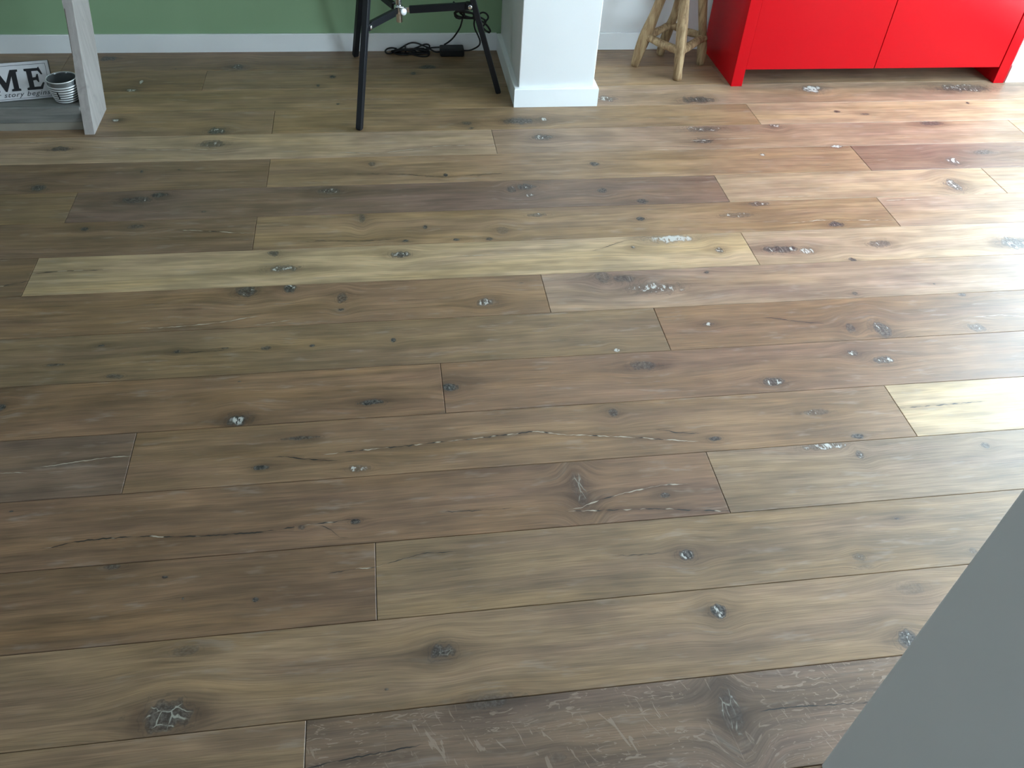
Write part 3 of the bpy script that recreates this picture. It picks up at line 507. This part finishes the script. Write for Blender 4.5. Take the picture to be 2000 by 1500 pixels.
    at = me.attributes.new('knot', 'FLOAT_VECTOR', 'CORNER'); at.data.foreach_set('vector', kv.ravel())
    at = me.attributes.new('knotp', 'FLOAT_COLOR', 'CORNER'); at.data.foreach_set('color', kc.ravel())
    at = me.attributes.new('crack', 'FLOAT_VECTOR', 'CORNER'); at.data.foreach_set('vector', cv.ravel())
    o = link('plank', me, OAK_FLECK if fleck else OAK_CRACK if best.min() < 1e8 else OAK if fine else OAK_BARE, floor)
    o.location = Vector(c0) - FLOOR_C
    jit = 1 + r_.uniform(-.05, .05)
    o.color = (colr[0] * jit, colr[1] * jit, colr[2] * jit * (1 + r_.uniform(-.03, .03)), 1)
for row in sorted(ROWS):
    x = X0
    for seg_ in ROWS[row]:
        xe = min(seg_[0], X1)
        if xe - x < .02: continue
        make_plank(row, x, xe, seg_[1], seg_[2] if len(seg_) > 2 else 0.0, plank_i)
        plank_i += 1; x = xe
    if x < X1 - .02: make_plank(row, x, X1, MID, 0.0, plank_i); plank_i += 1

# ------------------------------------------------------------------ red sideboard
M_RED = simple('red_lacquer', (.48, .004, .008), .26, spec=.09, coat=.03, coat_r=.10, vary=.012)
sb = empty('sideboard', (2.145, 3.366, 0))
tag(sb, 'glossy red lacquered sideboard with two flat doors and plank sides', 'sideboard')
CY0, CY1, CH = 3.366, 3.768, 1.15
box('side_panel', (1.497, 1.547, CY0, CY1, 0, CH), M_RED, sb, .0015)
box('side_panel', (2.742, 2.793, CY0, CY1, 0, CH), M_RED, sb, .0015)
box('top_panel', (1.547, 2.742, CY0, CY1, CH - .05, CH), M_RED, sb, .0015)
box('bottom_panel', (1.547, 2.742, CY0 + .022, CY1, .076, .094), M_RED, sb)
box('back_panel', (1.547, 2.742, CY1 - .008, CY1, .094, CH - .05), M_RED, sb)
box('door', (1.5475, 2.1355, CY0 + .001, CY0 + .021, .0735, CH - .053), M_RED, sb, .001)
box('door', (2.1390, 2.7375, CY0 + .001, CY0 + .021, .0735, CH - .053), M_RED, sb, .001)

# ------------------------------------------------------------------ branch stool
def make_teak():
    N = NT('driftwood_branch')
    o = N.obj()
    s1 = N.noise(N.vmul(o, (60, 60, 9)), 5.0, .65, .6)
    s2 = N.noise(N.vmul(o, (260, 260, 20)), 3.0, .6)
    s3 = N.noise(o, 3.0, .6, 0, 14.0)
    c = N.mix(N.mr(s1, .3, .7), rgb(.170, .098, .046), rgb(.42, .295, .160))
    c = N.mix(N.mr(s3, .5, .75, 0, .55), c, rgb(.30, .17, .085))
    c = N.mix(N.mr(s2, .58, .75, 0, .5), c, rgb(.10, .065, .04))
    N.bump(N.add(N.mul(s1, .8), N.mul(s2, .5)), .6, .003)
    return N.set(Base_Color=c, Roughness=.72, Specular_IOR_Level=.3)
M_TEAK = make_teak()
st = empty('branch_stool', (1.275, 3.575, 0))
tag(st, 'rustic stool of peeled wooden branches standing between white pillar and red sideboard', 'stool')
LEGS = {'F': ((1.277, 3.440, 0), (1.271, 3.454, .11), (1.262, 3.487, .32), (1.262, 3.515, .475)),
        'L': ((1.122, 3.590, 0), (1.143, 3.588, .11), (1.190, 3.585, .285), (1.223, 3.580, .475)),
        'B': ((1.271, 3.712, 0), (1.284, 3.694, .11), (1.300, 3.660, .25), (1.312, 3.632, .475)),
        'R': ((1.430, 3.600, 0), (1.418, 3.600, .11), (1.383, 3.598, .283), (1.352, 3.592, .475))}
for i, (k, P_) in enumerate(LEGS.items()):
    rad0 = {'F': .0215, 'L': .0235, 'B': .0205, 'R': .0195}[k]
    path = catmull(P_, 8)
    rads = [rad0 * (1.0 - .10 * math.sin(j * .45 + i)) for j in range(len(path))]
    rads[0] *= .86; rads[1] *= .98
    path[0] = Vector((path[0].x, path[0].y, 0.0005))
    bmx = tube_bm(path, rads, 14, lump=.07, seed=i)
    part('leg', bmx, M_TEAK, st, True)
def at_leg(k, z):
    P_ = [Vector(p) for p in LEGS[k]]
    for a, b in zip(P_[:-1], P_[1:]):
        if a.z <= z <= b.z: return a.lerp(b, (z - a.z) / (b.z - a.z))
for j, (a, b, za, zb, ra) in enumerate((('L', 'F', .135, .118, .0165), ('L', 'B', .128, .142, .016), ('B', 'R', .145, .125, .0155), ('F', 'R', .118, .118, .0175))):
    A_, B_ = at_leg(a, za), at_leg(b, zb)
    mid = A_.lerp(B_, .5) + Vector((0, 0, -.004 + .003 * (j % 2)))
    path = catmull((A_, A_.lerp(B_, .2) + Vector((0, 0, -.001)), mid, A_.lerp(B_, .8), B_), 6)
    n_ = len(path)
    rads = [ra * (1 + .30 * abs(2 * i / (n_ - 1) - 1) ** 4) for i in range(n_)]
    part('rung', tube_bm(path, rads, 12, lump=.09, seed=20 + j), M_TEAK, st, True)
prof = [(.001, .468), (.135, .468), (.150, .474), (.156, .487), (.152, .500), (.140, .506), (.001, .508)]
bms = lathe_bm(prof, 36)
for v in bms.verts:
    a = math.atan2(v.co.y, v.co.x); k = 1 + .03 * math.sin(3 * a) + .02 * math.sin(5 * a + 1)
    v.co.x = v.co.x * k + 1.286; v.co.y = v.co.y * k + 3.582
part('seat', bms, M_TEAK, st, True)

# ------------------------------------------------------------------ tripod floor lamp
M_BLACK = simple('black_powder_coat', (.008, .009, .012), .38, spec=.32, vary=.1)
M_CHROME = simple('chrome', (.82, .83, .85), .08, metal=1.0, vary=.01)
lamp = empty('tripod_lamp', (.08, 3.36, 0))
tag(lamp, 'black metal tripod of a floor lamp with chrome centre tube by the green wall', 'lamp')
APEX = Vector((.08, 3.36, 1.3))
FEET = [Vector((-.097, 3.029, 0)), Vector((-.110, 3.716, 0)), Vector((.476, 3.331, 0))]
HUB = Vector((.08, 3.36, .328))
for i, F in enumerate(FEET):
    d = (APEX - F)
    rad = Vector((F.x - APEX.x, F.y - APEX.y, 0)).normalized()
    tan_ = Vector((-rad.y, rad.x, 0))
    leg = part('leg', beam_bm(F + d * .004, F + d * .97, tan_, .022, .022, .002), M_BLACK, lamp)
    bmf = beam_bm(F + Vector((0, 0, .0)), F + d * .008, tan_, .020, .020, .004)
    for v in bmf.verts: v.co.z = max(v.co.z, 0.0)
    part('foot_cap', bmf, M_BLACK, leg)
    hz_ = .36
    hinge = F + d * (hz_ / 1.3)
    inner = hinge - rad * .014
    # lug on the leg, arm to the hub, bolts
    lug = beam_bm(hinge - rad * .004 + Vector((0, 0, -.012)), hinge - rad * .030 + Vector((0, 0, -.012)), Vector((0, 0, 1)), .026, .028, .003)
    part('bracket', lug, M_BLACK, lamp)
    a0 = hinge - rad * .016 + Vector((0, 0, -.012)); a1 = HUB + rad * .040
    arm = part('spreader_arm', beam_bm(a0, a1, tan_, .016, .026, .0015), M_BLACK, lamp)
    for s in (-1, 1):
        c_ = hinge - rad * .014 + Vector((0, 0, -.012)) + tan_ * (s * .0165)
        bmb = tube_bm([c_ - tan_ * (s * .003), c_ + tan_ * (s * .0015), c_ + tan_ * (s * .0025)], [.0085, .0085, .006], 16)
        part('bolt', bmb, M_CHROME, lamp, True)
    part('hub_lug', beam_bm(HUB + rad * .010, HUB + rad * .046, tan_, .010, .020, .0015), M_CHROME if i == 2 else M_BLACK, lamp)
bmt = lathe_bm([(.0108, .281), (.0122, .2835), (.0122, 1.32), (.0108, 1.322)], 28)
for v in bmt.verts: v.co += Vector((.08, 3.36, 0))
part('centre_tube', bmt, M_CHROME, lamp, True)
bmt = lathe_bm([(.0124, .312), (.0175, .313), (.0185, .316), (.0185, .340), (.0175, .343), (.0124, .344)], 28)
for v in bmt.verts: v.co += Vector((.08, 3.36, 0))
part('hub', bmt, M_CHROME, lamp, True)
kd = Vector((.42, -.85, .12)).normalized()
k0 = Vector((.08, 3.36, .326)) + kd * .014
bmk = tube_bm([k0, k0 + kd * .018, k0 + kd * .0185, k0 + kd * .026, k0 + kd * .0275], [.004, .004, .013, .013, .011], 24)
M_KNOB = simple('polished_aluminium', (.86, .88, .90), .32, metal=.35, vary=.01)
part('clamp_knob', bmk, M_KNOB, lamp, True)
bmh = lathe_bm([(.001, 1.24), (.045, 1.24), (.048, 1.245), (.048, 1.325), (.044, 1.33), (.001, 1.33)], 28)
for v in bmh.verts: v.co += Vector((.08, 3.36, 0))
part('tripod_head', bmh, M_BLACK, lamp, True)

# ------------------------------------------------------------------ lamp cable
M_CABLE = simple('black_rubber_cable', (.008, .008, .009), .5, spec=.4)
cb = empty('power_cable', (.25, 3.73, 0))
tag(cb, 'coiled black power cable with box adapter on the floor against the skirting', 'cable')
def cable(name, pts, r=.0035, par=cb):
    part(name, tube_bm(catmull(pts, 5), r, 8), M_CABLE, par, True)
for p in COIL: cable('cable_loop', p)
for p in LEADS: cable('cable_lead', p)
for p in BUNDLE: cable('cable_bundle', p)
for (tx, ty, tz) in ((.11, 3.742, .024), (.377, 3.425, .281)):
    bmq = tube_bm(catmull([(tx, ty + .014 * math.cos(t), max(.004, tz + .014 * math.sin(t))) for t in np.linspace(0, 6.28, 9)], 3), .003, 8)
    part('cable_tie', bmq, M_CABLE, cb, True)
bma = box_bm(.262, .368, 3.700, 3.757, .0005, .034, .006, 3)
ad = part('adapter', bma, M_CABLE, cb)

# ------------------------------------------------------------------ leaning wooden shelf stand at the left
def make_wash():
    N = NT('whitewashed_wood')
    o = N.obj()
    s1 = N.noise(N.vmul(o, (55, 40, 5)), 5.0, .6, .5)
    s2 = N.noise(o, 4.0, .6, .6, 11.0)
    s3 = N.noise(N.vmul(o, (300, 200, 14)), 3.0, .6)
    c = N.mix(N.mr(s1, .3, .7), rgb(.37, .335, .31), rgb(.45, .415, .39))
    c = N.mix(N.mr(s2, .58, .74, 0, .5), c, rgb(.19, .185, .18))
    c = N.mix(N.mr(s3, .56, .75, 0, .25), c, rgb(.52, .49, .46))
    N.bump(s3, .2, .0006)
    return N.set(Base_Color=c, Roughness=.7, Specular_IOR_Level=.3)
def make_wash_x():
    N = NT('grey_washed_shelf')
    o = N.obj()
    s1 = N.noise(N.vmul(o, (4, 50, 45)), 5.0, .6, .5)
    s3 = N.noise(N.vmul(o, (14, 300, 260)), 3.0, .6)
    c = N.mix(N.mr(s1, .3, .7), rgb(.155, .160, .150), rgb(.27, .265, .245))
    c = N.mix(N.mr(s3, .58, .75, 0, .4), c, rgb(.36, .35, .32))
    N.bump(s3, .4, .001)
    return N.set(Base_Color=c, Roughness=.7, Specular_IOR_Level=.3)
M_WASH, M_WASHX = make_wash(), make_wash_x()
ss = empty('shelf_stand', (-1.42, 3.14, 0))
tag(ss, 'whitewashed wooden shelf stand with slanted plank sides leaning to the green wall', 'shelf')
TL = math.tan(math.radians(24.5))
def side_board(x0, x1, wane):
    bm = bmesh.new()
    zs = [0, .1, .17, .2, .23, .26, .29, .32, .36, .40, .6, 1.04]
    rg = []
    for z in zs:
        dy = z * TL
        cut = 0.0
        if wane and .17 < z < .40: cut = .0045 * math.sin((z - .17) / .23 * math.pi) ** .6 + .0005
        wob = .004 * math.sin(z * 31) * (1 if z > .3 else 0)
        yb = 3.238 + dy + (wob if wane else 0)
        yf = 3.033 + dy
        rg.append([bm.verts.new(p) for p in ((x0 + cut, yf, z), (x1 - .0012, yf, z), (x1, yf + .0015, z), (x1, yb, z), (x0, yb, z), (x0, yf + .03 if cut else yf + .002, z))])
    for a, b in zip(rg[:-1], rg[1:]):
        for k in range(6): bm.faces.new((a[k], a[(k + 1) % 6], b[(k + 1) % 6], b[k]))
    bm.faces.new(list(reversed(rg[0]))); bm.faces.new(rg[-1])
    return bm
rs = part('side_board', side_board(-1.087, -1.053, True), M_WASH, ss)
part('side_board', side_board(-1.800, -1.766, False), M_WASH, ss)
M_BARK = simple('bark_line', (.075, .052, .038), .85)
bmk = tube_bm(catmull([(-1.0825 - .0, 3.0325 + z * TL - .0003, z) for z in (.24, .28, .32, .36, .385)], 4), .0010, 6)
part('bark_line', bmk, M_BARK, rs)
part('shelf_board', box_bm(-1.766, -1.0875, 3.067, 3.262, .031, .090, .003, 2), M_WASHX, ss)
part('shelf_board', box_bm(-1.766, -1.0875, 3.50, 3.70, .985, 1.015, .003, 2), M_WASHX, ss)
part('shelf_batten', box_bm(-1.760, -1.096, 3.071, 3.110, 0, .0305, .002, 2), simple('batten_wood', (.34, .315, .265), .7, vary=.12, scale=25), ss)

# ------------------------------------------------------------------ wooden sign with lettering
M_SIGN = simple('sign_white_paint', (.66, .66, .68), .6, vary=.05, scale=30)
M_INK = simple('sign_black_ink', (.010, .010, .014), .55)
M_INK2 = simple('sign_grey_ink', (.06, .065, .075), .6)
M_EDGE = simple('sign_edge_dark', (.055, .045, .04), .8)
BR = Vector((-1.185, 3.139, .0968))                 # lower right corner on the shelf
yaw, tilt = math.radians(10.5), math.radians(38)
su = Vector((math.cos(yaw), math.sin(yaw), 0))
sn0 = Vector((-math.sin(yaw), math.cos(yaw), 0))
sv = (sn0 * math.sin(tilt) + Vector((0, 0, 1)) * math.cos(tilt)).normalized()
sn = su.cross(sv)                                    # faces the room
SW, SH, ST = .40, .131, .010
SM = Matrix(((su.x, sv.x, sn.x, BR.x), (su.y, sv.y, sn.y, BR.y), (su.z, sv.z, sn.z, BR.z), (0, 0, 0, 1)))
sg = empty('word_sign', BR)
tag(sg, 'white wooden word sign with black letters on the low shelf behind the jar', 'sign')
def sign_part(name, bm, mat, smooth=False):
    bmesh.ops.transform(bm, matrix=SM, verts=bm.verts)
    return part(name, bm, mat, sg, smooth)
sign_part('board', box_bm(-SW, 0, 0, SH, -ST, 0, .0008, 1), M_SIGN)
bd = bmesh.new()
for b in ((-SW - .0008, .0008, SH, SH + .0014, -ST, -.0012), (0, .0014, 0, SH, -ST, -.0012)): box_bm(*b, bm=bd)
sign_part('worn_edge', bd, M_EDGE)
bd = bmesh.new()
e_, t_ = .010, .0012
for b in ((-SW + e_, -e_, SH - e_ - t_, SH - e_), (-SW + e_, -e_, .004, .004 + t_), (-SW + e_, -SW + e_ + t_, .004, SH - e_), (-e_ - t_, -e_, .004, SH - e_)):
    box_bm(b[0], b[1], b[2], b[3], 0, .0004, bm=bd)
sign_part('border_line', bd, M_INK2)
def poly_letter(polys):
    bm = bmesh.new()
    for P_ in polys:
        f = bm.faces.new([bm.verts.new((x, y, .0003)) for x, y in P_])
        r = bmesh.ops.extrude_face_region(bm, geom=[f])
        for v in r['geom']:
            if isinstance(v, bmesh.types.BMVert): v.co.z = .0009
    bmesh.ops.recalc_face_normals(bm, faces=bm.faces)
    return bm
def letter(name, polys, x, y, w_, h_):
    P2 = [[(x + a * w_, y + b * h_) for a, b in P_] for P_ in polys]
    sign_part(name, poly_letter(P2), M_INK)
LE = [[(.02, 0), (.80, 0), (.96, .30), (.88, .32), (.72, .13), (.40, .13), (.40, .87), (.72, .87), (.86, .68), (.94, .70), (.80, 1.06), (.72, 1), (.02, 1), (.02, .9), (.14, .87), (.14, .13), (.02, .1)],
      [(.40, .43), (.56, .45), (.64, .34), (.70, .34), (.70, .72), (.64, .72), (.56, .58), (.40, .57)]]
LM = [[(0, 0), (.27, 0), (.27, .09), (.19, .12), (.22, .70), (.46, 0), (.52, 0), (.76, .70), (.76, .12), (.68, .09), (.68, 0), (1, 0), (1, .09), (.94, .12), (.94, .88), (1, .91), (1, 1), (.74, 1), (.53, .42), (.30, 1), (.02, 1), (.02, .91), (.10, .88), (.09, .12), (0, .09)]]
LH = [[(0, 0), (.36, 0), (.36, .09), (.27, .12), (.27, .45), (.73, .45), (.73, .12), (.64, .09), (.64, 0), (1, 0), (1, .09), (.92, .12), (.92, .88), (1, .91), (1, 1), (.64, 1), (.64, .91), (.73, .88), (.73, .57), (.27, .57), (.27, .88), (.36, .91), (.36, 1), (0, 1), (0, .91), (.08, .88), (.08, .12), (0, .09)]]
def ringpoly(n=20):
    out = []
    for k in range(n):
        a0, a1 = 2 * math.pi * k / n, 2 * math.pi * (k + 1) / n
        out.append([(.5 + .5 * math.cos(a0), .5 + .52 * math.sin(a0)), (.5 + .5 * math.cos(a1), .5 + .52 * math.sin(a1)), (.5 + .28 * math.cos(a1), .5 + .40 * math.sin(a1)), (.5 + .28 * math.cos(a0), .5 + .40 * math.sin(a0))])
    return out
letter('letter_e', LE, -.0855, .031, .064, .075)
letter('letter_m', LM, -.199, .031, .094, .075)
letter('letter_o', ringpoly(), -.285, .031, .072, .075)
letter('letter_h', LH, -.378, .031, .078, .075)
tc = bpy.data.curves.new('script', 'FONT'); tc.body = 'our story begins'; tc.size = .0235; tc.shear = .35; tc.extrude = .0003; tc.resolution_u = 3; tc.space_character = 1.12
to = bpy.data.objects.new('script_line', tc); COL.objects.link(to)
dg = bpy.context.evaluated_depsgraph_get()
tme = bpy.data.meshes.new_from_object(to.evaluated_get(dg)); bpy.data.objects.remove(to)
bmx = bmesh.new(); bmx.from_mesh(tme)
xs = [v.co.x for v in bmx.verts]; wid_ = max(xs) - min(xs)
for v in bmx.verts: v.co.x = (v.co.x - max(xs)) * (.205 / wid_) - .012; v.co.y += .0115; v.co.z += .0006
sign_part('script_line', bmx, M_INK2)

# ------------------------------------------------------------------ ribbed jar
def make_jarglass():
    N = NT('smoked_glass')
    f = N.noise(N.obj(), 2.0, .5, 0, 40.0)
    c = N.mix(f, rgb(.20, .22, .225), rgb(.32, .34, .345))
    return N.set(Base_Color=c, Roughness=.08, Metallic=.55, Specular_IOR_Level=.8)
M_JAR = make_jarglass()
M_RING = simple('silver_ring', (.92, .94, .95), .22, metal=.45, vary=.02)
jr = empty('ribbed_jar', (-1.1405, 3.130, .0905))
tag(jr, 'small round ribbed silver glass jar on the low shelf beside the plank side', 'jar')
J = Vector(jr.location)
def jr_r(z):     # radius of the tapered body, z 0..0.08
    return .0385 + .0120 * min(1, z / .075) + .003 * math.sin(min(1, z / .08) * math.pi)
prof = [(.001, .0005), (.034, .0005)] + [(jr_r(z) - (.0012 if i % 2 else 0), z) for i, z in enumerate(np.linspace(.003, .079, 22))] + [(jr_r(.08) + .0008, .081), (jr_r(.08) - .001, .0825), (jr_r(.08) - .003, .081)] + [(jr_r(z) - .0035, z) for z in np.linspace(.078, .006, 10)] + [(.001, .006)]
bmj = lathe_bm(prof, 44)
for v in bmj.verts: v.co += J
part('jar_body', bmj, M_JAR, jr, True)
for k in range(7):
    z = .006 + k * .0093
    R_ = jr_r(z) + .0002
    part('rib_ring', tube_bm([J + Vector((R_ * math.cos(a), R_ * math.sin(a), z)) for a in np.linspace(0, 2 * math.pi, 44, endpoint=False)], .0021, 8, closed=True), M_RING, jr, True)
R_ = jr_r(.08)
part('rim', tube_bm([J + Vector((R_ * math.cos(a), R_ * math.sin(a), .0815)) for a in np.linspace(0, 2 * math.pi, 44, endpoint=False)], .0018, 8, closed=True), M_RING, jr, True)
aa = math.radians(-98)
R_ = jr_r(.035) + .0035
bmc = beam_bm(J + Vector((R_ * math.cos(aa) - .001, R_ * math.sin(aa), .024)), J + Vector((R_ * math.cos(aa) - .003, R_ * math.sin(aa) - .003, .051)), Vector((1, 0, 0)), .0045, .003, .0008)
part('clip', bmc, M_BLACK, jr)
